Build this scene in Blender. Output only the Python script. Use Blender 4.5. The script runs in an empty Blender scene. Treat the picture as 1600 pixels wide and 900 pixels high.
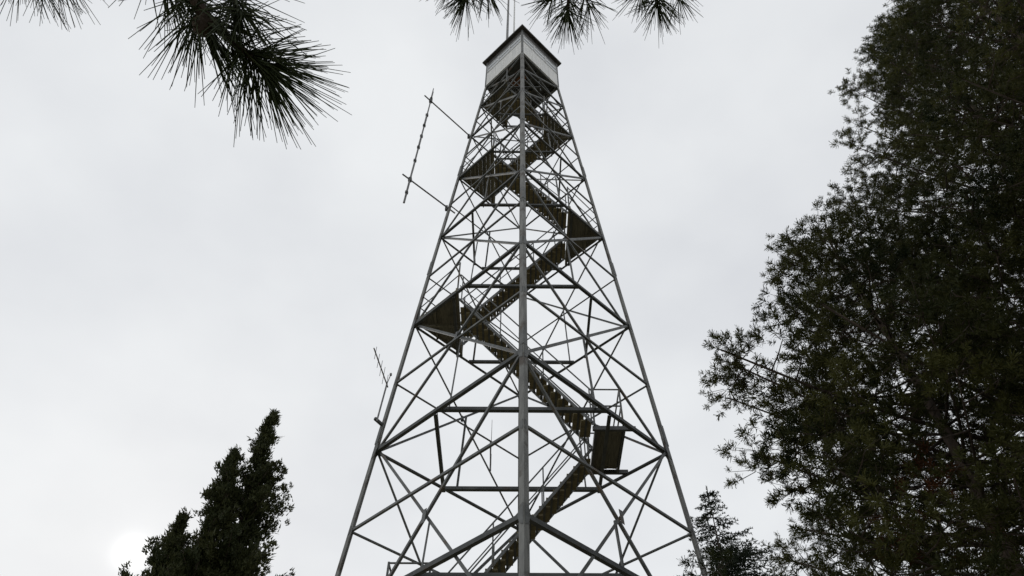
import bpy, math, random
import numpy as np
from mathutils import Vector, Matrix
random.seed(7)
R = math.radians
sc = bpy.context.scene
col = sc.collection

# ------------------------------------------------------------------ camera
CAM = Vector((0.0, -14.38, 1.6))
cd = bpy.data.cameras.new('camera'); cam = bpy.data.objects.new('camera', cd); col.objects.link(cam)
cam.location = CAM
cam.rotation_euler = (R(90 + 48.487), 0, 0)
cd.sensor_width = 36; cd.lens = 36 * 1175.6 / 1600
cd.shift_x = -15.5 / 1600
cd.clip_start = 0.05; cd.clip_end = 12000
sc.camera = cam

# ------------------------------------------------------------------ sky and sun (overcast, sun veiled low on the left)
SUN_EL, SUN_AZ = R(25.9), R(-29.2)          # azimuth from +Y, negative = to the left
sdir = Vector((math.sin(SUN_AZ) * math.cos(SUN_EL), math.cos(SUN_AZ) * math.cos(SUN_EL), math.sin(SUN_EL)))
w = bpy.data.worlds.new('World'); sc.world = w; w.use_nodes = True
nt = w.node_tree; nt.nodes.clear()
N, Lk = nt.nodes.new, nt.links.new
out = N('ShaderNodeOutputWorld'); bg = N('ShaderNodeBackground'); bg.inputs['Strength'].default_value = 0.1
sky = N('ShaderNodeTexSky'); sky.sky_type = 'NISHITA'; sky.sun_disc = False
sky.sun_elevation = SUN_EL; sky.sun_rotation = SUN_AZ
tc = N('ShaderNodeTexCoord')
mp = N('ShaderNodeMapping'); mp.inputs['Scale'].default_value = (1, 1, 1.6); Lk(tc.outputs['Generated'], mp.inputs['Vector'])
nz = N('ShaderNodeTexNoise'); nz.inputs['Scale'].default_value = 2.6; nz.inputs['Detail'].default_value = 5; nz.inputs['Roughness'].default_value = 0.45
Lk(mp.outputs['Vector'], nz.inputs['Vector'])
cr = N('ShaderNodeValToRGB')
cr.color_ramp.elements[0].position = 0.34; cr.color_ramp.elements[0].color = (0.685, 0.703, 0.735, 1)
cr.color_ramp.elements[1].position = 0.66; cr.color_ramp.elements[1].color = (0.84, 0.858, 0.872, 1)
Lk(nz.outputs['Fac'], cr.inputs['Fac'])
sc10 = N('ShaderNodeVectorMath'); sc10.operation = 'SCALE'; sc10.inputs['Scale'].default_value = 10.3
Lk(cr.outputs['Color'], sc10.inputs[0])
mix = N('ShaderNodeMix'); mix.data_type = 'RGBA'; mix.inputs[0].default_value = 0.96
Lk(sky.outputs['Color'], mix.inputs[6]); Lk(sc10.outputs[0], mix.inputs[7])
dot = N('ShaderNodeVectorMath'); dot.operation = 'DOT_PRODUCT'; dot.inputs[1].default_value = sdir
nrm = N('ShaderNodeVectorMath'); nrm.operation = 'NORMALIZE'
Lk(tc.outputs['Generated'], nrm.inputs[0]); Lk(nrm.outputs[0], dot.inputs[0])
cl = N('ShaderNodeMath'); cl.operation = 'MAXIMUM'; cl.inputs[1].default_value = 0.0; Lk(dot.outputs['Value'], cl.inputs[0])
acc = None
for e, s in ((7500, 4.5), (900, 0.5), (60, .2)):      # veiled disc, aureole, wide brightening
    p = N('ShaderNodeMath'); p.operation = 'POWER'; p.inputs[1].default_value = e; Lk(cl.outputs[0], p.inputs[0])
    m = N('ShaderNodeMath'); m.operation = 'MULTIPLY'; m.inputs[1].default_value = s; Lk(p.outputs[0], m.inputs[0])
    if acc is None: acc = m
    else:
        a = N('ShaderNodeMath'); a.operation = 'ADD'; Lk(acc.outputs[0], a.inputs[0]); Lk(m.outputs[0], a.inputs[1]); acc = a
gl = N('ShaderNodeVectorMath'); gl.operation = 'SCALE'; gl.inputs[0].default_value = (1.0, 0.985, 0.93); Lk(acc.outputs[0], gl.inputs['Scale'])
add = N('ShaderNodeVectorMath'); add.operation = 'ADD'; Lk(mix.outputs[2], add.inputs[0]); Lk(gl.outputs[0], add.inputs[1])
Lk(add.outputs[0], bg.inputs['Color']); Lk(bg.outputs[0], out.inputs['Surface'])

sl = bpy.data.lights.new('sun', 'SUN'); so = bpy.data.objects.new('sun', sl); col.objects.link(so)
sl.energy = 0.6; sl.angle = R(14); sl.color = (1.0, 0.96, 0.9)
so.rotation_euler = (-sdir).to_track_quat('-Z', 'Y').to_euler()

sc.view_settings.view_transform = 'Standard'; sc.view_settings.look = 'None'
sc.view_settings.exposure = 0; sc.view_settings.gamma = 1; sc.view_settings.use_curve_mapping = False

# ------------------------------------------------------------------ materials
MATS = {}
def mat(name, c1, c2, scale=6.0, rough=0.7, metal=0.0, stretch=(1, 1, 1), spots=None, bump=0.0, spec=0.5, trans=0.0):
    """two-tone noise material, optional coloured patches"""
    m = bpy.data.materials.new(name); m.use_nodes = True; t = m.node_tree
    b = t.nodes['Principled BSDF']
    co = t.nodes.new('ShaderNodeTexCoord'); ma = t.nodes.new('ShaderNodeMapping'); ma.inputs['Scale'].default_value = stretch
    t.links.new(co.outputs['Object'], ma.inputs['Vector'])
    n = t.nodes.new('ShaderNodeTexNoise'); n.inputs['Scale'].default_value = scale; n.inputs['Detail'].default_value = 6
    t.links.new(ma.outputs['Vector'], n.inputs['Vector'])
    r = t.nodes.new('ShaderNodeValToRGB')
    r.color_ramp.elements[0].position = 0.32; r.color_ramp.elements[0].color = (*c1, 1)
    r.color_ramp.elements[1].position = 0.68; r.color_ramp.elements[1].color = (*c2, 1)
    t.links.new(n.outputs['Fac'], r.inputs['Fac']); last = r.outputs['Color']
    if spots:
        sccol, thr, sscale = spots
        n2 = t.nodes.new('ShaderNodeTexNoise'); n2.inputs['Scale'].default_value = sscale; n2.inputs['Detail'].default_value = 8
        t.links.new(co.outputs['Object'], n2.inputs['Vector'])
        r2 = t.nodes.new('ShaderNodeValToRGB'); r2.color_ramp.elements[0].position = thr; r2.color_ramp.elements[1].position = thr + 0.12
        t.links.new(n2.outputs['Fac'], r2.inputs['Fac'])
        mx = t.nodes.new('ShaderNodeMix'); mx.data_type = 'RGBA'; mx.inputs[7].default_value = (*sccol, 1)
        t.links.new(r2.outputs['Color'], mx.inputs[0]); t.links.new(last, mx.inputs[6]); last = mx.outputs[2]
    t.links.new(last, b.inputs['Base Color'])
    b.inputs['Roughness'].default_value = rough; b.inputs['Metallic'].default_value = metal
    b.inputs['Specular IOR Level'].default_value = spec
    if bump:
        bp = t.nodes.new('ShaderNodeBump'); bp.inputs['Strength'].default_value = bump; bp.inputs['Distance'].default_value = 0.02
        t.links.new(n.outputs['Fac'], bp.inputs['Height']); t.links.new(bp.outputs['Normal'], b.inputs['Normal'])
    MATS[name] = m
    return m
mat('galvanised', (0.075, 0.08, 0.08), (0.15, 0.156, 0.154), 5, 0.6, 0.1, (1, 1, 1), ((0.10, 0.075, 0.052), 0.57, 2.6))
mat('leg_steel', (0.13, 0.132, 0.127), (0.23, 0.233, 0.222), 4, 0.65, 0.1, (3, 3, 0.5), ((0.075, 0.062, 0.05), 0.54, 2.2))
mat('strut_steel', (0.04, 0.044, 0.044), (0.085, 0.09, 0.09), 5, 0.65, 0.1, (1, 1, 1), ((0.075, 0.05, 0.035), 0.62, 3.0))  # darker steel with brown patches, for the ring struts and plan braces
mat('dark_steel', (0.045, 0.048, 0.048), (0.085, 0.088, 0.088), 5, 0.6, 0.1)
mat('tread_wood', (0.12, 0.10, 0.055), (0.22, 0.185, 0.095), 3, 0.8, 0, (1, 8, 1), ((0.06, 0.055, 0.045), 0.6, 2.5), 0.2)
mat('landing_wood', (0.12, 0.112, 0.085), (0.21, 0.195, 0.148), 3, 0.85, 0, (9, 1, 1), ((0.09, 0.085, 0.07), 0.6, 2.0), 0.2)
mat('white_paint', (0.62, 0.63, 0.63), (0.78, 0.78, 0.77), 4, 0.55, 0, (2, 2, 0.4), ((0.45, 0.44, 0.42), 0.68, 5))
mat('pale_grey_paint', (0.46, 0.47, 0.48), (0.6, 0.61, 0.62), 5, 0.5)
mat('roof_metal', (0.035, 0.035, 0.035), (0.07, 0.065, 0.06), 5, 0.6, 0.2)
mat('rust_panel', (0.16, 0.06, 0.025), (0.26, 0.11, 0.05), 8, 0.85)
mat('glazing', (0.3, 0.33, 0.35), (0.4, 0.42, 0.44), 1.5, 0.08, 0, spec=0.7)
mat('concrete', (0.28, 0.27, 0.25), (0.4, 0.39, 0.36), 9, 0.9, 0, bump=0.3)
mat('antenna_metal', (0.12, 0.12, 0.125), (0.22, 0.22, 0.22), 8, 0.5, 0.2)
mat('bark', (0.045, 0.034, 0.026), (0.11, 0.08, 0.06), 7, 0.95, 0, (3, 3, 0.7), bump=0.8)
mat('bark_dark', (0.03, 0.022, 0.016), (0.07, 0.05, 0.036), 7, 0.95, 0, (3, 3, 0.7), bump=0.6)
mat('ground', (0.11, 0.11, 0.06), (0.22, 0.19, 0.12), 0.6, 0.95, 0, spots=((0.27, 0.24, 0.19), 0.5, 0.25), bump=0.4)
def foliage_mat(name, lo, hi, tr=0.25):
    m = bpy.data.materials.new(name); m.use_nodes = True; t = m.node_tree; t.nodes.clear()
    o = t.nodes.new('ShaderNodeOutputMaterial'); a = t.nodes.new('ShaderNodeAttribute'); a.attribute_name = 'tint'
    r = t.nodes.new('ShaderNodeValToRGB'); r.color_ramp.elements[0].color = (*lo, 1); r.color_ramp.elements[1].color = (*hi, 1)
    d = t.nodes.new('ShaderNodeBsdfPrincipled'); d.inputs['Roughness'].default_value = 0.6; d.inputs['Specular IOR Level'].default_value = 0.12
    tl = t.nodes.new('ShaderNodeBsdfTranslucent'); mx = t.nodes.new('ShaderNodeMixShader'); mx.inputs[0].default_value = tr
    t.links.new(a.outputs['Fac'], r.inputs['Fac']); t.links.new(r.outputs['Color'], d.inputs['Base Color']); t.links.new(r.outputs['Color'], tl.inputs['Color'])
    t.links.new(d.outputs[0], mx.inputs[1]); t.links.new(tl.outputs[0], mx.inputs[2]); t.links.new(mx.outputs[0], o.inputs['Surface'])
    MATS[name] = m
foliage_mat('pine_needles', (0.013, 0.020, 0.007), (0.085, 0.086, 0.025))
foliage_mat('pine_needles_near', (0.02, 0.03, 0.014), (0.06, 0.075, 0.03), 0.15)
foliage_mat('cedar_leaves', (0.022, 0.030, 0.012), (0.07, 0.075, 0.03))
foliage_mat('spruce_needles', (0.012, 0.022, 0.014), (0.045, 0.055, 0.03))
foliage_mat('brown_needles', (0.05, 0.022, 0.01), (0.12, 0.05, 0.022))

# ------------------------------------------------------------------ object helpers
def mesh_obj(name, verts, faces, material, parent=None, smooth=False):
    me = bpy.data.meshes.new(name); me.from_pydata([tuple(v) for v in verts], [], faces); me.update()
    if material: me.materials.append(MATS[material])
    if smooth: me.polygons.foreach_set('use_smooth', [True] * len(me.polygons))
    o = bpy.data.objects.new(name, me); col.objects.link(o)
    if parent: o.parent = parent
    return o
def link_copy(o, name, loc, parent, rot=None):
    c = bpy.data.objects.new(name, o.data); col.objects.link(c); c.parent = parent; c.location = loc
    if rot: c.rotation_euler = rot
    return c
def thing(name, label, cat, group=None, loc=(0, 0, 0)):
    o = bpy.data.objects.new(name, None); col.objects.link(o); o.location = loc
    o['label'] = label; o['category'] = cat
    if group: o['group'] = group
    return o

class MB:
    """collects boxes, bars and tubes into one mesh"""
    def __init__(s): s.v = []; s.f = []
    def add(s, v, f):
        b = len(s.v); s.v += [Vector(x) for x in v]; s.f += [tuple(i + b for i in q) for q in f]
    def profile(s, p0, p1, prof, u, v, prof1=None):
        """sweep a closed profile (list of (a,b)) from p0 to p1 on axes u, v"""
        n = len(prof); prof1 = prof1 or prof
        vs = [p0 + u * a + v * b for a, b in prof] + [p1 + u * a + v * b for a, b in prof1]
        fs = [(i, (i + 1) % n, n + (i + 1) % n, n + i) for i in range(n)] + [tuple(range(n - 1, -1, -1)), tuple(range(n, 2 * n))]
        s.add(vs, fs)
    def bar(s, p0, p1, wu, wv, up=Vector((0, 0, 1))):
        p0, p1 = Vector(p0), Vector(p1); d = (p1 - p0).normalized()
        if abs(d.dot(up)) > 0.98: up = Vector((0, 1, 0))
        u = d.cross(up).normalized(); v = u.cross(d).normalized()
        s.profile(p0, p1, [(-wu / 2, -wv / 2), (wu / 2, -wv / 2), (wu / 2, wv / 2), (-wu / 2, wv / 2)], u, v)
    def tube(s, p0, p1, r0, r1=None, n=8):
        p0, p1 = Vector(p0), Vector(p1); r1 = r0 if r1 is None else r1
        d = (p1 - p0).normalized(); up = Vector((0, 0, 1)) if abs(d.z) < 0.95 else Vector((1, 0, 0))
        u = d.cross(up).normalized(); v = u.cross(d)
        c = [(math.cos(2 * math.pi * i / n), math.sin(2 * math.pi * i / n)) for i in range(n)]
        s.profile(p0, p1, [(a * r0, b * r0) for a, b in c], u, v, [(a * r1, b * r1) for a, b in c])
    def box(s, x0, x1, y0, y1, z0, z1):
        s.add([(x0, y0, z0), (x1, y0, z0), (x1, y1, z0), (x0, y1, z0), (x0, y0, z1), (x1, y0, z1), (x1, y1, z1), (x0, y1, z1)],
              [(3, 2, 1, 0), (4, 5, 6, 7), (0, 1, 5, 4), (1, 2, 6, 5), (2, 3, 7, 6), (3, 0, 4, 7)])
    def slab(s, pts, n, t):
        """flat polygon pts extruded by t along n"""
        k = len(pts); vs = [Vector(p) for p in pts] + [Vector(p) + n * t for p in pts]
        s.add(vs, [tuple(range(k - 1, -1, -1)), tuple(range(k, 2 * k))] + [(i, (i + 1) % k, k + (i + 1) % k, k + i) for i in range(k)])
    def angle(s, p0, p1, wd, t, n):
        """rolled angle: one flange flat in the face, the other turned inwards (-n)"""
        d = (p1 - p0).normalized(); u = d.cross(n).normalized(); v = -(u.cross(d)).normalized()
        if u.z < 0: u = -u
        if v.dot(n) > 0: v = -v
        s.profile(p0, p1, [(-wd / 2, 0), (wd / 2, 0), (wd / 2, t), (-wd / 2 + t, t), (-wd / 2 + t, wd * 0.85), (-wd / 2, wd * 0.85)], u, v)
    def build(s, name, material, parent=None, smooth=False): return mesh_obj(name, s.v, s.f, material, parent, smooth)

# ------------------------------------------------------------------ ground
ph = 64; gv = [(0, 0, 0)]; gf = []
rings_r = [3, 6, 10, 16, 25, 40, 80, 200, 600, 2000, 5000]
rg = random.Random(3)
for r in rings_r:
    for k in range(ph):
        a = 2 * math.pi * k / ph
        gv.append((r * math.cos(a), r * math.sin(a), 0 if r < 7 else rg.uniform(-0.08, 0.08) * min(1, r / 40)))
for k in range(ph): gf.append((0, 1 + k, 1 + (k + 1) % ph))
for i in range(len(rings_r) - 1):
    for k in range(ph):
        a, b = 1 + i * ph + k, 1 + i * ph + (k + 1) % ph
        gf.append((a, a + ph, b + ph, b))
g = mesh_obj('ground', gv, gf, 'ground', None, True); g['kind'] = 'structure'

# ------------------------------------------------------------------ fire tower
tower = thing('fire_tower', 'tall galvanised steel lattice fire lookout tower with zigzag stairs and white cab on top', 'tower')
tower.rotation_euler.z = 0.009
ZC = 30.5                                                   # cab floor
def hd(z): return 1.51 + 0.105 * (ZC - z)                   # half diagonal of the square plan
LV = dict(X=0.05, V=3.0, Y=5.96, Q0=7.0, Z=8.15, Q=10.08, A=12.13, M=14.2, B=16.29, b=18.3, C=20.21, c=21.95, D=23.53, d=24.98, E=26.34, e=27.55, F=28.67, f=29.6, G=30.42)
DIRS = [Vector((0, -1, 0)), Vector((1, 0, 0)), Vector((0, 1, 0)), Vector((-1, 0, 0))]      # near, right, back, left
def corner(i, z): return DIRS[i % 4] * hd(z) + Vector((0, 0, z))
def fnormal(i):
    n = (corner(i + 1, 0) - corner(i, 0)).cross(corner(i, 10) - corner(i, 0)).normalized()
    return n if n.dot(DIRS[i] + DIRS[(i + 1) % 4]) > 0 else -n
FN = [fnormal(i) for i in range(4)]

# legs: heavy rolled angles, point outwards, lighter with height
def leg_w(z): return 0.122 - 0.022 * z / ZC
for i in range(4):
    m = MB(); u = (DIRS[(i + 1) % 4] - DIRS[i]).normalized(); v = (DIRS[(i - 1) % 4] - DIRS[i]).normalized()
    cuts = [0.02, 6.2, 12.6, 18.7, 24.0, 30.44]
    for z0, z1 in zip(cuts, cuts[1:]):
        wd, t = leg_w(z0), 0.018
        pr = [(0, 0), (wd, 0), (wd, t), (t, t), (t, wd), (0, wd)]
        m.profile(corner(i, z0), corner(i, z1 - 0.001), pr, u, v)
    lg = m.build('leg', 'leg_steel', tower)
    for z in cuts[1:-1]:                                    # splice plates over the joints
        s_ = MB(); wd = leg_w(z) * 0.86
        pr = [(-0.012, -0.012), (wd, -0.012), (wd, -0.002), (-0.002, -0.002), (-0.002, wd), (-0.012, wd)]
        s_.profile(corner(i, z - 0.3), corner(i, z + 0.3), pr, u, v); s_.build('splice_plate', 'galvanised', lg)
    f_ = MB(); c = corner(i, 0); f_.box(c.x - 0.45, c.x + 0.45, c.y - 0.45, c.y + 0.45, -0.3, 0.02); f_.build('footing', 'concrete', tower)

def node(i, z, inset=0.07): # point on face i next to leg i
    a, b = corner(i, z), corner(i + 1, z); return a + (b - a).normalized() * inset
def nodeb(i, z, inset=0.07):
    a, b = corner(i, z), corner(i + 1, z); return b + (a - b).normalized() * inset
def member(name, p0, p1, wd, n, depth, t=0.009, mt='galvanised'):
    m = MB(); off = -n * depth; m.angle(p0 + off, p1 + off, wd, t, n); return m.build(name, mt, tower)
def xcross(i, z0, z1):
    a0, a1 = hd(z0), hd(z1); f = a0 / (a0 + a1); z = z0 + (z1 - z0) * f
    return (corner(i, z) + corner(i + 1, z)) / 2
def gusset(i, z, s, left):
    c = corner(i if left else i + 1, z); o = corner(i + 1 if left else i, z)
    h = (o - c).normalized(); e = (corner(i, z + 1) - corner(i, z)) if left else (corner(i + 1, z + 1) - corner(i + 1, z)); e.normalize()
    n = FN[i]; p = c + h * 0.02 + n * 0.0025
    m = MB(); m.slab([p - e * s * .7, p + h * s * 0.26 - e * s * 0.55, p + h * s * .42, p + h * s * 0.26 + e * s * 0.55, p + e * s * .7], n, 0.006)
    m.build('gusset_plate', 'galvanised', tower)

def horiz(z, wd, name='horizontal_strut'):
    for i in range(4): member(name, node(i, z), nodeb(i, z), wd, FN[i], 0.02, 0.009, 'strut_steel')
def panel(z0, z1, wd, mids=(), hang=True, hz=None):
    for i in range(4):
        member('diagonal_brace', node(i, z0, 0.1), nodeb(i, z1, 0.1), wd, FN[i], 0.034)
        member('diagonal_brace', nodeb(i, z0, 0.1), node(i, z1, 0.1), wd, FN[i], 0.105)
        x = xcross(i, z0, z1); zl = z0 if hz is None else hz
        if hang:
            lo = (corner(i, zl) + corner(i + 1, zl)) / 2
            member('hanger', lo, x, wd * 0.75, FN[i], 0.17)
    for zm in mids:
        for i in range(4): member('intermediate_strut', node(i, zm), nodeb(i, zm), wd * 0.95, FN[i], 0.012)
def plan(z, tn, ts, wd):
    """bars joining the sides of a ring in plan: left-right at fraction tn, front-back at ts"""
    for i, j, t in ((0, 3, tn), (2, 1, tn)):                # across the near pair, across the far pair
        pass
    n_, r_, b_, l_ = [corner(k, z) for k in range(4)]
    def P(a, b, t): return a + (b - a) * t
    dz = Vector((0, 0, -0.045))
    for p, q in ((P(n_, l_, tn), P(n_, r_, tn)), (P(b_, l_, tn), P(b_, r_, tn))):
        m = MB(); d = (q - p).normalized() * 0.06; m.angle(p + d + dz, q - d + dz, wd, 0.009, Vector((0, 0, -1))); m.build('plan_brace', 'strut_steel', tower)
    dz = Vector((0, 0, -0.125))
    for p, q in ((P(n_, l_, ts), P(b_, l_, ts)), (P(n_, r_, ts), P(b_, r_, ts))):
        m = MB(); d = (q - p).normalized() * 0.06; m.angle(p + d + dz, q - d + dz, wd * 0.85, 0.009, Vector((0, 0, -1))); m.build('plan_brace', 'strut_steel', tower)

mains = [('Z', 0.096), ('A', 0.094), ('B', 0.09), ('C', 0.082), ('D', 0.075), ('E', 0.07), ('F', 0.065)]
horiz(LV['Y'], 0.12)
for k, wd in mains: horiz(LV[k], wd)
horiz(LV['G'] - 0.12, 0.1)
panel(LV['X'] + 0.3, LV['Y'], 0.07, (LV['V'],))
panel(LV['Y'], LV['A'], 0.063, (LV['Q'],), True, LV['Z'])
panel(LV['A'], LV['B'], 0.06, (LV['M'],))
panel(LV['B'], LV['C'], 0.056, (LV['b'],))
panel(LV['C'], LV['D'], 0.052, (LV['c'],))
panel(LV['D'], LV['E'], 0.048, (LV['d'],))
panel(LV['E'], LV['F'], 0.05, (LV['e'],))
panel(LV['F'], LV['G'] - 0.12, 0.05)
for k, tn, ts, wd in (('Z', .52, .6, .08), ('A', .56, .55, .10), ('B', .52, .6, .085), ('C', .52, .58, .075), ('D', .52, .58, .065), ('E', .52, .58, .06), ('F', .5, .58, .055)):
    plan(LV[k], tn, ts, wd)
for i in range(4):
    for k, s in (('Y', .34), ('Z', .3), ('A', .34), ('B', .28), ('C', .25), ('D', .22), ('E', .2), ('F', .18)):
        gusset(i, LV[k], s, True); gusset(i, LV[k], s, False)
    for k, s in (('Q', .17), ('M', .15), ('b', .14), ('c', .12), ('d', .11), ('e', .1)):
        gusset(i, LV[k], s, True); gusset(i, LV[k], s, False)
    for z0, z1, s in ((LV['Y'], LV['A'], .15), (LV['A'], LV['B'], .1)):    # plates where the diagonals cross
        x = xcross(i, z0, z1); h = (corner(i + 1, 5) - corner(i, 5)).normalized(); e = FN[i].cross(h)
        m = MB(); p = x - FN[i] * 0.026; m.slab([p + h * s * .35 + e * s, p - h * s * .35 + e * s, p - h * s * .35 - e * s, p + h * s * .35 - e * s], FN[i], 0.007)
        m.build('gusset_plate', 'galvanised', tower)

# landings: (level, side, inner x, outer x or None for a corner triangle, half width)
LANDS = [(4.07, 1, 1.75, 2.6, .80), (LV['Z'] - .42, -1, 1.76, 2.6, .80), (LV['A'], 1, 1.63, 2.32, .79), (LV['B'], -1, 1.68, None, 0), (LV['C'], 1, 1.40, None, 0),
         (LV['D'], -1, .95, None, 0), (LV['E'], 1, .80, None, 0), (LV['F'], -1, .58, None, 0)]
def rail(parent, pts, h=1.06, posts=True, r=0.019):
    m = MB()
    for p, q in zip(pts, pts[1:]):
        for hh in (h, h * 0.53): m.tube(Vector(p) + Vector((0, 0, hh)), Vector(q) + Vector((0, 0, hh)), r, n=6)
    for p in pts: m.bar(Vector(p), Vector(p) + Vector((0, 0, h + 0.02)), 0.04, 0.04)
    return m.build('railing', 'galvanised', parent)
for z, sd, xi, xo, hw in LANDS:
    m = MB(); pw = 0.135; zt = z + 0.12
    a = hd(z)
    if xo:
        m.bar((sd * (xi + .03), -hw, z + .03), (sd * (xi + .03), hw, z + .03), .06, .1)
        m.bar((sd * (xo - .03), -hw, z + .03), (sd * (xo - .03), hw, z + .03), .06, .1)
        for y in (-hw - .04, hw + .04):                      # joists run on to the ring
            m.bar((sd * (xi - .05), y, z + .03), (sd * (a - abs(y) - .06), y, z + .03), .07, .1)
    else:
        hw_i = a - xi - .05
        m.bar((sd * (xi + .03), -hw_i, z + .04), (sd * (xi + .03), hw_i, z + .04), .07, .12)
        xm = (xi + a) / 2; m.bar((sd * xm, -(a - xm - .1), z + .04), (sd * xm, a - xm - .1, z + .04), .05, .08)
        m.bar((sd * (xi + .02), 0, z - .03), (sd * (a - .12), 0, z - .03), .05, .06)
    ld = m.build('landing', 'landing_wood' if not xo else 'dark_steel', tower)
    x = xi + 0.005; end = xo if xo else a - .12
    rr = random.Random(int(z * 10))
    while x < end - 0.03:
        x1 = min(x + pw, end); dz = rr.uniform(-.006, .006)
        p = MB()
        if xo: y0 = y1 = hw + rr.uniform(-.02, .03)
        else: y0, y1 = a - x - .06, a - x1 - .06
        pts = [(sd * x, -y0, zt - .03 + dz), (sd * x, y0, zt - .03 + dz), (sd * (x1 - .003), y1, zt - .03 + dz), (sd * (x1 - .003), -y1, zt - .03 + dz)]
        p.slab(pts, Vector((0, 0, 1)), .035); p.build('plank', 'landing_wood', ld)
        x += pw
    if xo: rail(ld, [(sd * xi, -hw - .04, zt), (sd * (xo - .04), -hw - .04, zt), (sd * (xo - .04), hw + .04, zt), (sd * xi, hw + .04, zt)])
    else:
        yi = a - xi - .1
        rail(ld, [(sd * (xi + .02), -yi, zt), (sd * (a - .16), 0, zt), (sd * (xi + .02), yi, zt)], r=0.017)

# stair flights: up-left runs on the near side, up-right runs on the far side
tm = MB(); tm.box(-.125, .125, -.30, .30, -.018, .018); tread0 = None
bm_ = MB(); bm_.box(-.025, .025, -.42, .42, -.03, -.0185); brack0 = None
def flight(p, q, y, hw=.40):
    global tread0, brack0
    x0, z0 = p; x1, z1 = q; d = Vector((x1 - x0, 0, z1 - z0)); L = d.length
    m = MB()
    for s in (-1, 1):
        ys = y + s * hw; up = Vector((0, 0, 1))
        m.bar((x0, ys, z0 - .012), (x1, ys, z1 - .012), .03, .062)
    fl = m.build('stair_flight', 'galvanised', tower)
    n = max(3, round((z1 - z0) / .205))
    for k in range(1, n):
        t = k / n; loc = (x0 + (x1 - x0) * t, y, z0 + (z1 - z0) * t)
        if tread0 is None:
            tread0 = tm.build('tread', 'tread_wood', fl); tread0.location = loc
            brack0 = bm_.build('tread_bracket', 'dark_steel', fl); brack0.location = loc
        else:
            for o_, nm in ((tread0, 'tread'), (brack0, 'tread_bracket')):
                c_ = link_copy(o_, nm, loc, fl); c_.scale = (1, hw / .43, 1)
    for s in (-1, 1):
        h = MB(); ys = y + s * (hw + .02)
        for hh, r in ((.95, .018), (.5, .014)): h.tube((x0, ys, z0 + hh), (x1, ys, z1 + hh), r, n=6)
        for t in (.02, .34, .66, .98): 
            px, pz = x0 + (x1 - x0) * t, z0 + (z1 - z0) * t
            h.bar((px, ys, pz - .05), (px, ys, pz + .96), .03, .03)
        h.build('handrail', 'galvanised', fl)
prev = (-1.6, 0.0)
for k, (z, sd, xi, xo, hw) in enumerate(LANDS):
    yo = (0.45 if sd > 0 else -0.45); w_ = .43
    if z > 25: yo *= .88; w_ = .38
    flight(prev, (sd * xi, z + .12), yo, w_)
    prev = (sd * xi, z + .12)
flight(prev, (0.35, ZC - .02), .33, .30)

# cab
CS = 1.067; RZ = Matrix.Rotation(R(45), 3, 'Z')
def cabm(m): m.v = [RZ @ v for v in m.v]; return m
m = MB(); m.box(-CS, CS, -CS, CS, ZC, ZC + .07)
for k in (-.9, -.45, 0.0, .45, .9): m.box(k - .04, k + .04, -CS + .01, CS - .01, ZC - .13, ZC - .001)
cab = cabm(m).build('cab', 'dark_steel', tower)
m = MB(); m.box(-.6, -.1, -.45, .3, ZC - .026, ZC - .006); cabm(m).build('hatch', 'rust_panel', cab)
WH = 2.08
for s in range(4):
    rot = Matrix.Rotation(R(45 + 90 * s), 3, 'Z')
    def put(m, name, mt, par):
        m.v = [rot @ v for v in m.v]; return m.build(name, mt, par)
    m = MB(); m.box(-CS + .05, CS - .05, -CS - .012, -CS + .03, ZC - .10, ZC + .98); wl = put(m, 'wall_panel', 'white_paint', cab)
    m = MB(); m.box(-CS + .05, CS - .05, -CS - .03, -CS + .03, ZC + .981, ZC + 1.03); put(m, 'sill', 'pale_grey_paint', wl)
    m = MB()
    for k in (-.5, 0, .5): m.box(k - .012, k + .012, -CS - .022, -CS - .0125, ZC - .1, ZC + .98)
    put(m, 'seam_strip', 'white_paint', wl)
    m = MB(); m.box(-CS + .05, CS - .05, -CS - .012, -CS + .03, ZC + 1.66, ZC + WH); put(m, 'wall_header', 'roof_metal', cab)
    for k in range(3):
        x0 = -CS + .06 + k * (2 * CS - .12) / 3; x1 = x0 + (2 * CS - .12) / 3 - .006
        m = MB(); z0, z1 = ZC + 1.031, ZC + 1.659
        for b in ((x0, x0 + .04, z0, z1), (x1 - .04, x1, z0, z1), (x0 + .04, x1 - .04, z0, z0 + .04), (x0 + .04, x1 - .04, z1 - .04, z1), (x0 + .04, x1 - .04, (z0 + z1) / 2 - .012, (z0 + z1) / 2 + .012)):
            m.box(b[0], b[1], -CS - .015, -CS + .02, b[2], b[3])
        wd = put(m, 'window', 'pale_grey_paint', cab)
        for q in range(2):
            za = z0 + .041 if q == 0 else (z0 + z1) / 2 + .013; zb = (z0 + z1) / 2 - .013 if q == 0 else z1 - .041
            m = MB(); m.box(x0 + .041, x1 - .041, -CS - .002, -CS + .006, za, zb); put(m, 'pane', 'glazing', wd)
    m = MB(); m.box(-CS - .02, -CS + .048, -CS - .02, -CS + .048, ZC - .12, ZC + WH); put(m, 'corner_post', 'galvanised', cab)
ev = CS + .15; zr = ZC + WH
m = MB()
m.add([(-ev, -ev, zr), (ev, -ev, zr), (ev, ev, zr), (-ev, ev, zr), (-ev, -ev, zr + .09), (ev, -ev, zr + .09), (ev, ev, zr + .09), (-ev, ev, zr + .09), (0, 0, zr + .75)],
      [(3, 2, 1, 0), (0, 1, 5, 4), (1, 2, 6, 5), (2, 3, 7, 6), (3, 0, 4, 7), (4, 5, 8), (5, 6, 8), (6, 7, 8), (7, 4, 8)])
roof = cabm(m).build('roof', 'roof_metal', cab)
m = MB(); m.tube((0, 0, zr + .7), (0, 0, zr + .95), .08, .03); m.build('vent_cap', 'roof_metal', roof)

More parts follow.
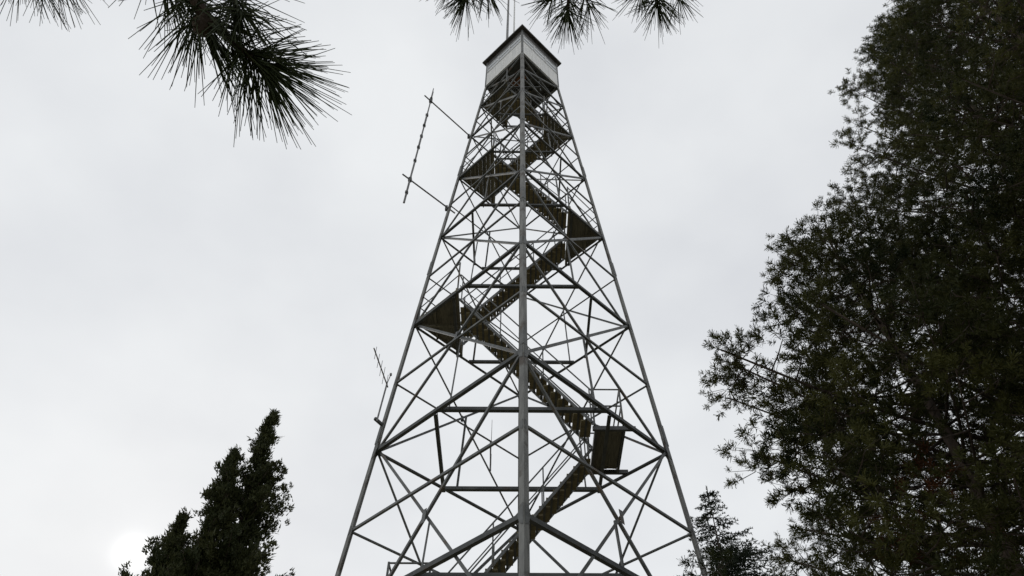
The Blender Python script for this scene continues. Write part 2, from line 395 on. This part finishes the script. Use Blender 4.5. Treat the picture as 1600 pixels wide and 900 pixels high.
# ------------------------------------------------------------------ antennas
def P(x, D, h): return Vector((x, CAM.y + D, CAM.z + h))
# collinear dipole array held off the left leg
an = thing('dipole_antenna', 'slender dipole mast antenna held off the left tower leg by two booms', 'antenna')
top, bot = P(-3.29, 12.94, 24.8), P(-3.56, 13.28, 20.2)
ax = (top - bot).normalized()
m = MB(); m.tube(bot - ax * 1.15, top + ax * .62, .034, .022); mast = m.build('mast', 'antenna_metal', an)
for z, e in ((24.8, top), (20.2, bot)):
    lg = corner(3, z + 1.6) ; m = MB(); dd = (e - lg).normalized()
    m.tube(lg - dd * .3, e + dd * .3, .026, n=8); m.build('boom', 'antenna_metal', an)
    m = MB(); m.bar(lg + Vector((-.05, 0, -.12)), lg + Vector((-.05, 0, .1)), .08, .09); m.build('clamp', 'dark_steel', an)
    m = MB(); m.bar(e - ax * .08, e + ax * .08, .1, .1); m.build('clamp', 'dark_steel', an)
sd_ = ax.cross(Vector((.7, .7, 0))).normalized(); nn = sd_.cross(ax)
for k, t in enumerate((-.14, .22, .38, .52, .66, .80, 1.03)):
    c = bot + (top - bot) * t; s = (sd_ + nn * .6) * (1 if k % 2 else -1); s.normalize()
    m = MB(); m.tube(c, c + s * .24, .02, n=6); q = c + s * .24
    m.tube(q - ax * .26, q + ax * .26, .018, n=6); m.tube(q - ax * .26 + s * .05, q + ax * .26 + s * .05, .01, n=6)
    m.tube(q - ax * .26, q - ax * .26 + s * .05, .012, n=6); m.tube(q + ax * .26, q + ax * .26 + s * .05, .012, n=6)
    m.build('dipole', 'antenna_metal', an)
    m = MB(); m.bar(c - ax * .05, c + ax * .05, .085, .085); m.build('clamp', 'dark_steel', an)
# small directional antenna on a stub mast beside the leg
ya = thing('yagi_antenna', 'small directional antenna on a stub mast low on the left tower leg', 'antenna')
b0, b1 = P(-3.42, 14.1, 11.2), P(-3.36, 14.2, 12.45)
m = MB(); m.tube(b0, b1, .022); m.build('mast', 'antenna_metal', ya)
lg = corner(3, 1.6 + 11.25)
m = MB(); m.bar(b0 + Vector((-.06, 0, .08)), lg + Vector((.08, 0, .0)), .06, .07); m.build('bracket', 'dark_steel', ya)
bs, be = P(-3.36, 14.2, 12.42), P(-3.5, 13.0, 12.42); bd = (be - bs).normalized()
m = MB(); m.tube(bs - bd * .1, be + bd * .1, .018, n=6); m.build('boom', 'antenna_metal', ya)
for k, t in enumerate((.02, .28, .5, .72, .95)):
    c = bs + (be - bs) * t; m = MB(); L = .3 - .025 * k
    m.tube(c - Vector((0, 0, L)), c + Vector((0, 0, L)), .007, n=5); m.build('element', 'antenna_metal', ya)
m = MB(); m.tube(b1, b1 + Vector((.07, -.06, .24)), .012, n=6); m.bar(b1 + Vector((.07, -.06, .22)), b1 + Vector((.07, -.06, .28)), .05, .05); m.build('feed_arm', 'antenna_metal', ya)
# thin whip behind the lattice
wh = thing('whip_antenna', 'thin whip antenna on a short arm behind the lattice, left of the near leg', 'antenna')
wb = P(-.86, 17.25, 12.0)
m = MB(); m.tube(wb, wb + Vector((0, 0, .55)), .028, .022, 6); m.tube(wb + Vector((0, 0, .55)), wb + Vector((0, 0, 1.75)), .012, .006, 6); m.build('whip', 'antenna_metal', wh)
hm = LV['M']; tt = .27; pa = corner(2, hm) + (corner(3, hm) - corner(2, hm)) * tt
m = MB(); m.tube(wb + Vector((0, 0, .1)), Vector((wb.x, pa.y - (wb.x - pa.x) * 1.0, hm - .04)), .016, n=6); m.build('arm', 'antenna_metal', wh)
# two rods standing on the cab roof
for nm, x, y, r, L, mt, lab in (('roof_antenna', -.68, .02, .062, 9.0, 'antenna_metal', 'thick grey antenna pole rising from the cab roof, left one of two'),
                                ('roof_antenna', -.38, .35, .045, 8.5, 'white_paint', 'pale slim antenna rod rising from the cab roof, right one of two')):
    t = thing(nm, lab, 'antenna', 'antennas on the cab roof', (x, y, zr))
    m = MB(); m.tube((0, 0, .2), (0, 0, .8), r * 1.25, n=8); m.build('base', 'dark_steel', t)
    m = MB(); m.tube((0, 0, .8), (0, 0, L), r, r * .7, n=8); m.build('rod', mt, t)

# ------------------------------------------------------------------ trees
def tubes_mesh(name, paths, material, parent, sides=5):
    V, F = [], []
    ang = [2 * math.pi * k / sides for k in range(sides)]
    for pts, rad in paths:
        b = len(V); pts = [Vector(p) for p in pts]
        for j, p in enumerate(pts):
            d = (pts[min(j + 1, len(pts) - 1)] - pts[max(j - 1, 0)]).normalized()
            up = Vector((0, 0, 1)) if abs(d.z) < .9 else Vector((1, 0, 0))
            u = d.cross(up).normalized(); v = d.cross(u)
            for a in ang: V.append(p + u * (math.cos(a) * rad[j]) + v * (math.sin(a) * rad[j]))
        for j in range(len(pts) - 1):
            for k in range(sides):
                F.append((b + j * sides + k, b + j * sides + (k + 1) % sides, b + (j + 1) * sides + (k + 1) % sides, b + (j + 1) * sides + k))
        F.append(tuple(b + k for k in range(sides - 1, -1, -1))); F.append(tuple(b + (len(pts) - 1) * sides + k for k in range(sides)))
    return mesh_obj(name, V, F, material, parent, True)

def frames(dirs, rng):
    d = dirs / np.linalg.norm(dirs, axis=1, keepdims=True)
    r = rng.normal(size=d.shape); u = np.cross(d, r); u /= np.linalg.norm(u, axis=1, keepdims=True) + 1e-9
    return u, np.cross(d, u), d
def tri_cloud(name, tmpl, pos, dirs, scale, tint, material, parent, rng, kind='stuff'):
    """tmpl: list of (k,3,3) triangle arrays along +Z; placed at pos with axis dirs; one mesh"""
    u, v, d = frames(dirs, rng); M = np.stack([u, v, d], axis=1)          # rows: local x,y,z in world
    out_v, out_t = [], []; pick = rng.integers(0, len(tmpl), len(pos))
    for i, t in enumerate(tmpl):
        s = pick == i
        if not s.any(): continue
        P_ = np.einsum('kab,nbc->nkac', t, M[s]) * scale[s][:, None, None, None] + pos[s][:, None, None, :]
        out_v.append(P_.reshape(-1, 3)); k = t.shape[0]
        tj = np.clip(tint[s][:, None] + rng.normal(0, .10, (s.sum(), k)), 0, 1); out_t.append(np.repeat(tj.reshape(-1), 3))
    Vv = np.concatenate(out_v); Tt = np.concatenate(out_t); n = len(Vv)
    me = bpy.data.meshes.new(name); me.vertices.add(n); me.vertices.foreach_set('co', Vv.astype(np.float32).ravel())
    me.loops.add(n); me.loops.foreach_set('vertex_index', np.arange(n, dtype=np.int32))
    me.polygons.add(n // 3); me.polygons.foreach_set('loop_start', np.arange(0, n, 3, dtype=np.int32))
    at = me.attributes.new('tint', 'FLOAT', 'POINT'); at.data.foreach_set('value', Tt.astype(np.float32))
    me.update(calc_edges=True); me.materials.append(MATS[material])
    o = bpy.data.objects.new(name, me); col.objects.link(o); o.parent = parent
    if kind: o['kind'] = kind
    return o
def tuft_template(rng, n, length, width, shoot, a0, a1, rev=0.0):
    T = np.zeros((n, 3, 3))
    for i in range(n):
        z = rng.uniform(0, shoot); an = math.radians(rng.uniform(a0, a1)) * (1.1 - .35 * z / max(shoot, .01)); ph_ = rng.uniform(0, 2 * math.pi)
        d = np.array([math.sin(an) * math.cos(ph_), math.sin(an) * math.sin(ph_), math.cos(an)])
        s = np.cross(d, rng.normal(size=3)); s /= np.linalg.norm(s); b = np.array([0, 0, z]); L = length * rng.uniform(.82, 1.08)
        if rng.random() < rev: T[i] = [b + d * .02, b + d * L - s * width * .4, b + d * L * .96 + s * width * .4]
        else: T[i] = [b - s * width / 2, b + s * width / 2, b + d * L]
    return T

def pine(root, base, H, rfun, seed, mt, needle=.096, width=.0155, z0=2.0, whorl=.45, per=5, sub=.42, n_need=46, trunk_r=.26, tip_up=.35, tint_mid=.5, lean=(0, 0), gaps=.0, brown=None, sector=None, dens=2.05, ntuft=16):
    rng = np.random.default_rng(seed); rr = random.Random(seed)
    base = Vector(base)
    def axis(z): return base + Vector((lean[0] * z / H + .12 * math.sin(z * .5 + seed), lean[1] * z / H + .1 * math.cos(z * .4), z))
    zs = [H * k / 14 for k in range(15)]
    tubes_mesh('trunk', [([axis(z) for z in zs], [max(.02, trunk_r * (1 - z / H) ** .8 + (.12 * trunk_r if z < .5 else 0)) for z in zs])], 'bark', root, 10)
    paths, pos, dirs, sca, tnt = [], [], [], [], []
    def tuft(p, d, s, t): pos.append(p); dirs.append(d); sca.append(s); tnt.append(t)
    z = z0
    while z < H - .3:
        a0 = rr.uniform(0, 6.28)
        for k in range(per):
            az = a0 + 6.283 * k / per + rr.uniform(-.3, .3)
            if rr.random() < gaps: continue
            zz = z + rr.uniform(-.15, .15); Lb = rfun(zz) * rr.uniform(.84, 1.02)
            if Lb < .15: continue
            if sector: Lb *= sector(az)
            o = Vector((math.cos(az), math.sin(az), 0)); sdv = Vector((-o.y, o.x, 0))
            tilt = .05 + .30 * (zz / H) + rr.uniform(-.1, .1); bend = rr.uniform(-.12, .12)
            st = axis(min(zz, H - .1)); n = 7; pts = []
            for j in range(n + 1):
                f = j / n; pts.append(st + o * (Lb * f) + sdv * (bend * Lb * f * f) + Vector((0, 0, Lb * (tilt * f - .22 * f * (1 - f) + .10 * f ** 3))))
            rb = .010 + .009 * Lb; paths.append((pts, [rb * (1 - .8 * j / n) for j in range(n + 1)]))
            lt = tint_mid + rr.uniform(-.36, .36)
            nc = max(2, int(Lb * dens) + 1)
            for q in range(nc):                             # clumps of shoots along the outer part of the limb
                f = min(1.0, .30 + .70 * (q + 1) / nc + rr.uniform(-.05, .05)); i = min(int(f * n), n - 1); p = pts[i].lerp(pts[i + 1], f * n - i)
                sg = (1 if q % 2 else -1) * (0 if q == nc - 1 else 1)
                c = p + sdv * (sg * (.20 * Lb * (1 - f) + rr.uniform(.2, .55))) + o * rr.uniform(-.1, .2) + Vector((0, 0, rr.uniform(.0, .22)))
                rc = rr.uniform(.26, .46); paths.append(([p, p.lerp(c, .6) - Vector((0, 0, .03)), c], [.014, .011, .007])); ct = lt + rr.uniform(-.18, .18)
                for w_ in range(int(ntuft * (rc / .36) ** 2)):
                    v = Vector((rr.gauss(0, 1), rr.gauss(0, 1), rr.gauss(.35, .9))).normalized(); m_ = rc * rr.random() ** .45
                    tp_ = c + Vector((v.x * 1.2, v.y * 1.2, v.z * .8)) * m_
                    td = (v * .8 + o * .35 + Vector((0, 0, tip_up * 1.4)) + Vector((rr.gauss(0, .25), rr.gauss(0, .25), rr.gauss(0, .25)))).normalized()
                    if rr.random() < .5: paths.append(([c.lerp(tp_, .2), tp_], [.005, .004]))
                    tuft(tp_, td, rr.uniform(.7, 1.3), ct + rr.uniform(-.1, .1))
            tuft(pts[-1], (o + Vector((0, 0, tip_up))).normalized(), 1.15, lt)
        z += whorl * rr.uniform(.8, 1.2)
    tubes_mesh('branches', paths, 'bark_dark', root, 4)['kind'] = 'stuff'
    tm_ = [tuft_template(rng, n_need, needle, width, .12, 25, 100, .5) for _ in range(5)]
    pos = np.array([tuple(p) for p in pos]); dirs = np.array([tuple(p) for p in dirs])
    sca, tnt = np.array(sca), np.array(tnt)
    if brown is not None:
        bmask = np.linalg.norm(pos - np.array(brown[0]), axis=1) < brown[1]
        bmask &= rng.random(len(pos)) < .5
        tri_cloud('dead_needles', tm_, pos[bmask], dirs[bmask], sca[bmask], tnt[bmask], 'brown_needles', root, rng)
        pos, dirs, sca, tnt = pos[~bmask], dirs[~bmask], sca[~bmask], tnt[~bmask]
    tri_cloud('crown', tm_, pos, dirs, sca, tnt, mt, root, rng)
    print(root.name, 'tufts', len(pos))

# big pine on the right, close to the camera
t1 = thing('pine_tree', 'huge dark green pine filling the right edge of the view', 'tree')
def r1(z):
    h = z - 1.6
    return float(np.interp(h, [0, 2.5, 5, 6.5, 8, 10, 12.5, 15, 17.5, 20, 22.5, 23.5], [9.0, 9.2, 9.2, 9.3, 7.2, 5.6, 4.9, 4.2, 3.1, 1.8, .7, .2]))
pine(t1, (12.0, CAM.y + 9.8, 0), 25.0, r1, 11, 'pine_needles', z0=2.4, whorl=.50, per=5, trunk_r=.38, ntuft=18, dens=1.8)
t2 = thing('pine_tree', 'slim pine with its dark trunk showing through gaps, low on the right', 'tree')
def r2(z): return float(np.interp(z, [3, 6, 9, 12, 13.2], [1.6, 2.4, 2.0, .9, .2]))
pine(t2, (5.9, CAM.y + 8.7, 0), 13.0, r2, 23, 'pine_needles', z0=4.0, whorl=.5, per=5, trunk_r=.17, tint_mid=.5, gaps=.1, dens=1.9, ntuft=19,
     brown=((5.0, CAM.y + 8.2, 6.6), .8))
t3 = thing('pine_tree', 'pine crown with larger needle tufts filling the top right corner', 'tree')
def r3(z): return float(np.interp(z, [9, 12, 15, 18, 19.5], [3.6, 3.1, 2.2, 1.2, .3]))
pine(t3, (9.7, CAM.y + 6.0, 0), 19.8, r3, 57, 'pine_needles', z0=9.0, whorl=.58, per=5, trunk_r=.25, gaps=.2, ntuft=13)

# spruce just right of the tower
def spruce(root, base, H, rmax, seed):
    rng = np.random.default_rng(seed); rr = random.Random(seed); base = Vector(base)
    tubes_mesh('trunk', [([base + Vector((0, 0, H * k / 8)) for k in range(9)], [max(.012, .16 * (1 - k / 8)) for k in range(9)])], 'bark', root, 8)
    paths, pos, dirs, sca, tnt = [], [], [], [], []
    z = 1.5
    while z < H - .1:
        r = min(rmax, .6 * (H - z)) + .06
        for k in range(5 + int(2.5 * r)):
            az = rr.uniform(0, 6.283); o = Vector((math.cos(az), math.sin(az), 0)); L = r * rr.uniform(.6, 1.1); s0 = base + Vector((0, 0, z))
            pts = [s0 + o * (L * f) + Vector((0, 0, L * (.15 * f - .55 * f * f + .35 * f ** 3))) for f in (0, .25, .5, .75, 1)]
            paths.append((pts, [.018, .014, .011, .008, .004])); lt = rr.uniform(.2, .8)
            n = max(4, int(L / .10))
            for q in range(n):
                f = .15 + .85 * q / n; i = min(int(f * 4), 3); p = pts[i].lerp(pts[i + 1], f * 4 - i)
                sdv = Vector((-o.y, o.x, 0)) * (1 if q % 2 else -1)
                d = (o * .8 + sdv * .8 + Vector((0, 0, rr.uniform(-.5, .1)))).normalized(); l2 = (.12 + .22 * (1 - f) * min(L, 1.5)) * rr.uniform(.7, 1.2)
                for g in np.arange(0, l2, .115):
                    pos.append(p + d * float(g)); dirs.append(d); sca.append(rr.uniform(.8, 1.2)); tnt.append(lt)
            pos.append(pts[-1]); dirs.append(o); sca.append(1.1); tnt.append(lt)
        z += .26 * rr.uniform(.8, 1.2)
    for q in range(8): pos.append(base + Vector((0, 0, H - .05 * q))); dirs.append(Vector((0, 0, 1))); sca.append(.8); tnt.append(.5)
    tubes_mesh('branches', paths, 'bark_dark', root, 3)['kind'] = 'stuff'
    tm_ = [tuft_template(rng, 9, .075, .028, .08, 30, 80) for _ in range(4)]
    tri_cloud('crown', tm_, np.array([tuple(p) for p in pos]), np.array([tuple(p) for p in dirs]), np.array(sca), np.array(tnt), 'spruce_needles', root, rng)
    print(root.name, len(pos))
sp = thing('spruce_tree', 'slim dark spruce top beside the right tower leg', 'tree')
spruce(sp, (5.7, CAM.y + 20, 0), 14.9, 3.0, 5)

# white cedars on the left
def cedar(root, base, H, rfun, seed, z0=4.0, leaders=()):
    rng = np.random.default_rng(seed); rr = random.Random(seed); base = Vector(base)
    paths = []; pos, dirs, sca, tnt = [], [], [], []
    tubes_mesh('trunk', [([base + Vector((0, 0, H * k / 10)) for k in range(11)], [max(.015, .2 * (1 - k / 10)) for k in range(11)])], 'bark', root, 8)
    z = z0
    while z < H:
        r = rfun(z)
        for k in range(max(2, int(2 + 1.6 * r))):
            az = rr.uniform(0, 6.283); L = r * rr.choice((rr.uniform(.3, .8), rr.uniform(.7, 1.2))); o = Vector((math.cos(az), math.sin(az), 0)); s0 = base + Vector((0, 0, z - .25 * L))
            e = s0 + o * L + Vector((0, 0, L * rr.uniform(.35, .8))); mid = s0.lerp(e, .5) - Vector((0, 0, .08 * L))
            paths.append(([s0, mid, e], [.02, .014, .006])); lt = rr.uniform(.15, .85)
            nc = max(2, int(L / .2)); sg = min(.085, .012 + .16 * r)
            for q in range(nc):
                f = .3 + .75 * q / nc; c = (s0.lerp(mid, f * 2) if f < .5 else mid.lerp(e, f * 2 - 1))
                for y in range(7):
                    pos.append(c + Vector((rr.gauss(0, sg), rr.gauss(0, sg), rr.gauss(.03, .1)))); dirs.append((o * .5 + Vector((rr.gauss(0, .4), rr.gauss(0, .4), .9))).normalized())
                    sca.append(rr.uniform(.7, 1.25)); tnt.append(lt)
        z += .13
    tubes_mesh('branches', paths, 'bark_dark', root, 4)['kind'] = 'stuff'
    def spray(n):
        T = np.zeros((n, 3, 3))
        for i in range(n):
            c = rng.normal(0, .045, 3) + np.array([0, 0, .06]); d = np.array([rng.normal(0, .5), rng.normal(0, .5), 1]); d /= np.linalg.norm(d)
            s = np.cross(d, rng.normal(size=3)); s /= np.linalg.norm(s); L = rng.uniform(.07, .13)
            T[i] = [c - s * .022, c + s * .022, c + d * L]
        return T
    tri_cloud('crown', [spray(16) for _ in range(5)], np.array([tuple(p) for p in pos]), np.array([tuple(p) for p in dirs]), np.array(sca), np.array(tnt), 'cedar_leaves', root, rng)
    print(root.name, len(pos))
def at(px, py, D):
    """world point seen at a photo pixel, D metres ahead of the camera: places the tree tops"""
    cp, sp_ = math.cos(R(48.487)), math.sin(R(48.487)); k = (450 - py) / 1175.6
    h = D * (sp_ + k * cp) / (cp - k * sp_); zc = D * cp + h * sp_
    return Vector(((px - 815.5) / 1175.6 * zc, CAM.y + D, CAM.z + h))
for px, py, D, seed, wmax, wtop, lab in ((427, 652, 18, 3, 1.35, .34, 'tallest of the three dark cedars at lower left, with a pointed leaning top'),
                                   (366, 714, 17.2, 4, .8, .27, 'middle dark cedar at lower left, pressed against the tallest one'),
                                   (286, 814, 17.5, 9, .85, .6, 'lowest bushy cedar at the far left in front of the veiled sun')):
    tp = at(px, py, D); H = tp.z
    t = thing('cedar_tree', lab, 'tree', 'cedars at lower left')
    cedar(t, (tp.x, tp.y, 0), H, (lambda z, H=H, a=wmax, s=seed, k=wtop: max(.03, min(a, .02 + (H - z) * k) * (.85 + .25 * math.sin(z * 2.3 + s) * min(1, (H - z) / 2)))), seed)

# ------------------------------------------------------------------ pine boughs overhead
def near_needles(name, shoots, parent, seed, n, L, wd):
    """3-sided slightly curved needles in pairs, brushed forward round each shoot"""
    rng = np.random.default_rng(seed); V, F = [], []; T = []
    for (p0, p1, k, spread) in shoots:
        p0, p1 = Vector(p0), Vector(p1); ax = (p1 - p0).normalized(); up = Vector((0, 0, 1)) if abs(ax.z) < .9 else Vector((1, 0, 0))
        u = ax.cross(up).normalized(); v = ax.cross(u)
        for i in range(int(n * k)):
            f = rng.random() ** .6; an = R(rng.uniform(15, 70) * spread * (1.25 - .55 * f)); ph_ = rng.uniform(0, 6.283)
            c = p0.lerp(p1, f); o = u * math.cos(ph_) + v * math.sin(ph_)
            for pair in range(2):
                a2 = an + rng.normal(0, .06); o2 = (o + u * rng.normal(0, .07) + v * rng.normal(0, .07)).normalized()
                d = (ax * math.cos(a2) + o2 * math.sin(a2)).normalized(); l = L * rng.uniform(.78, 1.08)
                sag = Vector((rng.normal(0, .07), rng.normal(0, .07), rng.normal(-.07, .07))) * l + (ax * (rng.uniform(0, .22) * l))
                pts = [c, c + d * l * .5 + sag * .2, c + d * l + sag]
                e = d.cross(Vector((.3, .5, .8))).normalized(); g_ = d.cross(e); b = len(V); tn = float(np.clip(rng.normal(.5, .2), 0, 1))
                for j, r_ in enumerate((wd * .5, wd * .5)):
                    for q in range(3):
                        an3 = 2.094 * q; V.append(pts[j] + e * (math.cos(an3) * r_) + g_ * (math.sin(an3) * r_)); T.append(tn)
                for q in range(3):
                    an3 = 2.094 * q; V.append(pts[2] + e * (math.cos(an3) * wd * .25) + g_ * (math.sin(an3) * wd * .25)); T.append(tn)
                for q in range(3):
                    q2 = (q + 1) % 3; F.append((b + q, b + q2, b + 3 + q2, b + 3 + q)); F.append((b + 3 + q, b + 3 + q2, b + 6 + q2, b + 6 + q))
    o = mesh_obj(name, V, F, 'pine_needles_near', parent); at_ = o.data.attributes.new('tint', 'FLOAT', 'POINT'); at_.data.foreach_set('value', T); o['kind'] = 'stuff'
    return o
def ray(px, py, zc):
    cp, sp_ = math.cos(R(48.487)), math.sin(R(48.487)); x = (px - 815.5) / 1175.6; y = (450 - py) / 1175.6
    return CAM + Vector((x, cp - y * sp_, sp_ + y * cp)) * zc
def bough(root, limb, shoots, seed, n, L, wd, lab, r0=.02):
    pts = [Vector(p) for p in limb]; k = len(pts)
    paths = [(pts, [r0 * (1 - .75 * j / (k - 1)) for j in range(k)])]
    for s in shoots: paths.append(([s[0], Vector(s[0]).lerp(Vector(s[1]), .5), s[1]], [.006, .0055, .004]))
    b = tubes_mesh('bough', paths, 'bark_dark', root, 6); b['label'] = lab
    near_needles('needles', shoots, b, seed, n, L, wd)
    return b
def lone_trunk(root, base, H, r):
    base = Vector(base); tubes_mesh('trunk', [([base + Vector((.1 * math.sin(k), .08 * math.cos(k * 1.3), H * k / 10)) for k in range(11)], [max(.02, r * (1 - k / 10.5)) for k in range(11)])], 'bark', root, 12)
# tree A: behind the camera to the left
pa_ = thing('pine_tree', 'long-needled pine whose near boughs hang into the top left corner', 'tree')
tb = Vector((-2.6, CAM.y - 1.6, 0)); lone_trunk(pa_, tb, 9, .2)
z1 = 1.42
j0 = ray(203, -150, z1 + .15)
big = bough(pa_, [tb + Vector((0, 0, 3.3)), tb + Vector((.8, .7, 3.35)), j0, ray(273, -45, z1 + .06), ray(323, 25, z1), ray(373, 75, z1), ray(413, 105, z1)],
      [(ray(340, 45, z1), ray(416, 108, z1), 1.5, 1.25), (ray(288, -25, z1 + .02), ray(320, 42, z1), 1.0, 1.2), (ray(358, -40, z1 + .05), ray(373, 22, z1), .7, 1.1), (ray(228, -60, z1 + .1), ray(278, -25, z1 + .08), .7, 1.1)],
      31, 90, .136, .0024, 'large pine bough with long needles at upper left')
cv, cf = [], []; cc = ray(318, 40, z1 - .01); NA, NB = 11, 12          # closed cone sitting at the fork
for j in range(NB + 1):
    t_ = j / NB; rr_ = .021 * math.sin(math.pi * (.04 + .93 * t_)) ** .7
    for k in range(NA):
        a_ = 2 * math.pi * (k + .5 * (j % 2)) / NA; q_ = rr_ * (1.0 if (j + k) % 2 else .8)
        cv.append(cc + Vector((q_ * math.cos(a_), q_ * math.sin(a_), .03 - .06 * t_)))
for j in range(NB):
    for k in range(NA): cf.append((j * NA + k, j * NA + (k + 1) % NA, (j + 1) * NA + (k + 1) % NA, (j + 1) * NA + k))
cf.append(tuple(range(NA))); cf.append(tuple(NB * NA + k for k in range(NA - 1, -1, -1)))
mesh_obj('pine_cone', cv, cf, 'bark_dark', big)
bough(pa_, [tb + Vector((0, 0, 3.6)), tb + Vector((.3, 1.0, 3.75)), ray(40, -140, 1.75), ray(45, -70, 1.75)],
      [(ray(20, -130, 1.75), ray(42, -58, 1.75), .7, 1.1), (ray(70, -120, 1.75), ray(82, -55, 1.75), .5, 1.1)], 33, 85, .15, .0023, 'pine needle tips in the top left corner')
# tree B: behind the camera to the right
pb_ = thing('pine_tree', 'pine whose three needle tufts hang at the top centre over the tower', 'tree')
tb2 = Vector((3.0, CAM.y - 2.2, 0)); lone_trunk(pb_, tb2, 12, .24)
zt_ = 3.55
for px, py, s0, kk, lab in ((728, 2, 41, 1.0, 'needle tuft left of the tower cab'), (886, 24, 42, 1.0, 'needle tuft just right of the tower cab'), (1026, 12, 43, 1.0, 'rightmost needle tuft at the top centre')):
    lim = [tb2 + Vector((0, 0, 5.0 + (s0 - 41) * .25)), tb2 + Vector((-.9 + .3 * (s0 - 41), 1.3, 5.5 + (s0 - 41) * .2)), ray(px + 25, py - 110, zt_), ray(px + 4, py - 45, zt_), ray(px, py, zt_)]
    bough(pb_, lim, [(ray(px + 4, py - 45, zt_), ray(px, py, zt_), 1.0, 1.35), (ray(px + 10, py - 70, zt_), ray(px + 36, py - 12, zt_ + .05), .5, 1.2), (ray(px - 2, py - 70, zt_), ray(px - 26, py - 22, zt_ - .03), .5, 1.2)] + [(lim[1].lerp(lim[2], f_), lim[1].lerp(lim[2], f_) + Vector((sx_ * .16, .14, -.04)), .5, 1.2) for f_, sx_ in ((.2, -1), (.35, 1), (.5, -1), (.62, 1), (.75, -1), (.85, 1))],
          s0, 62, .15, .0036, lab, .022)
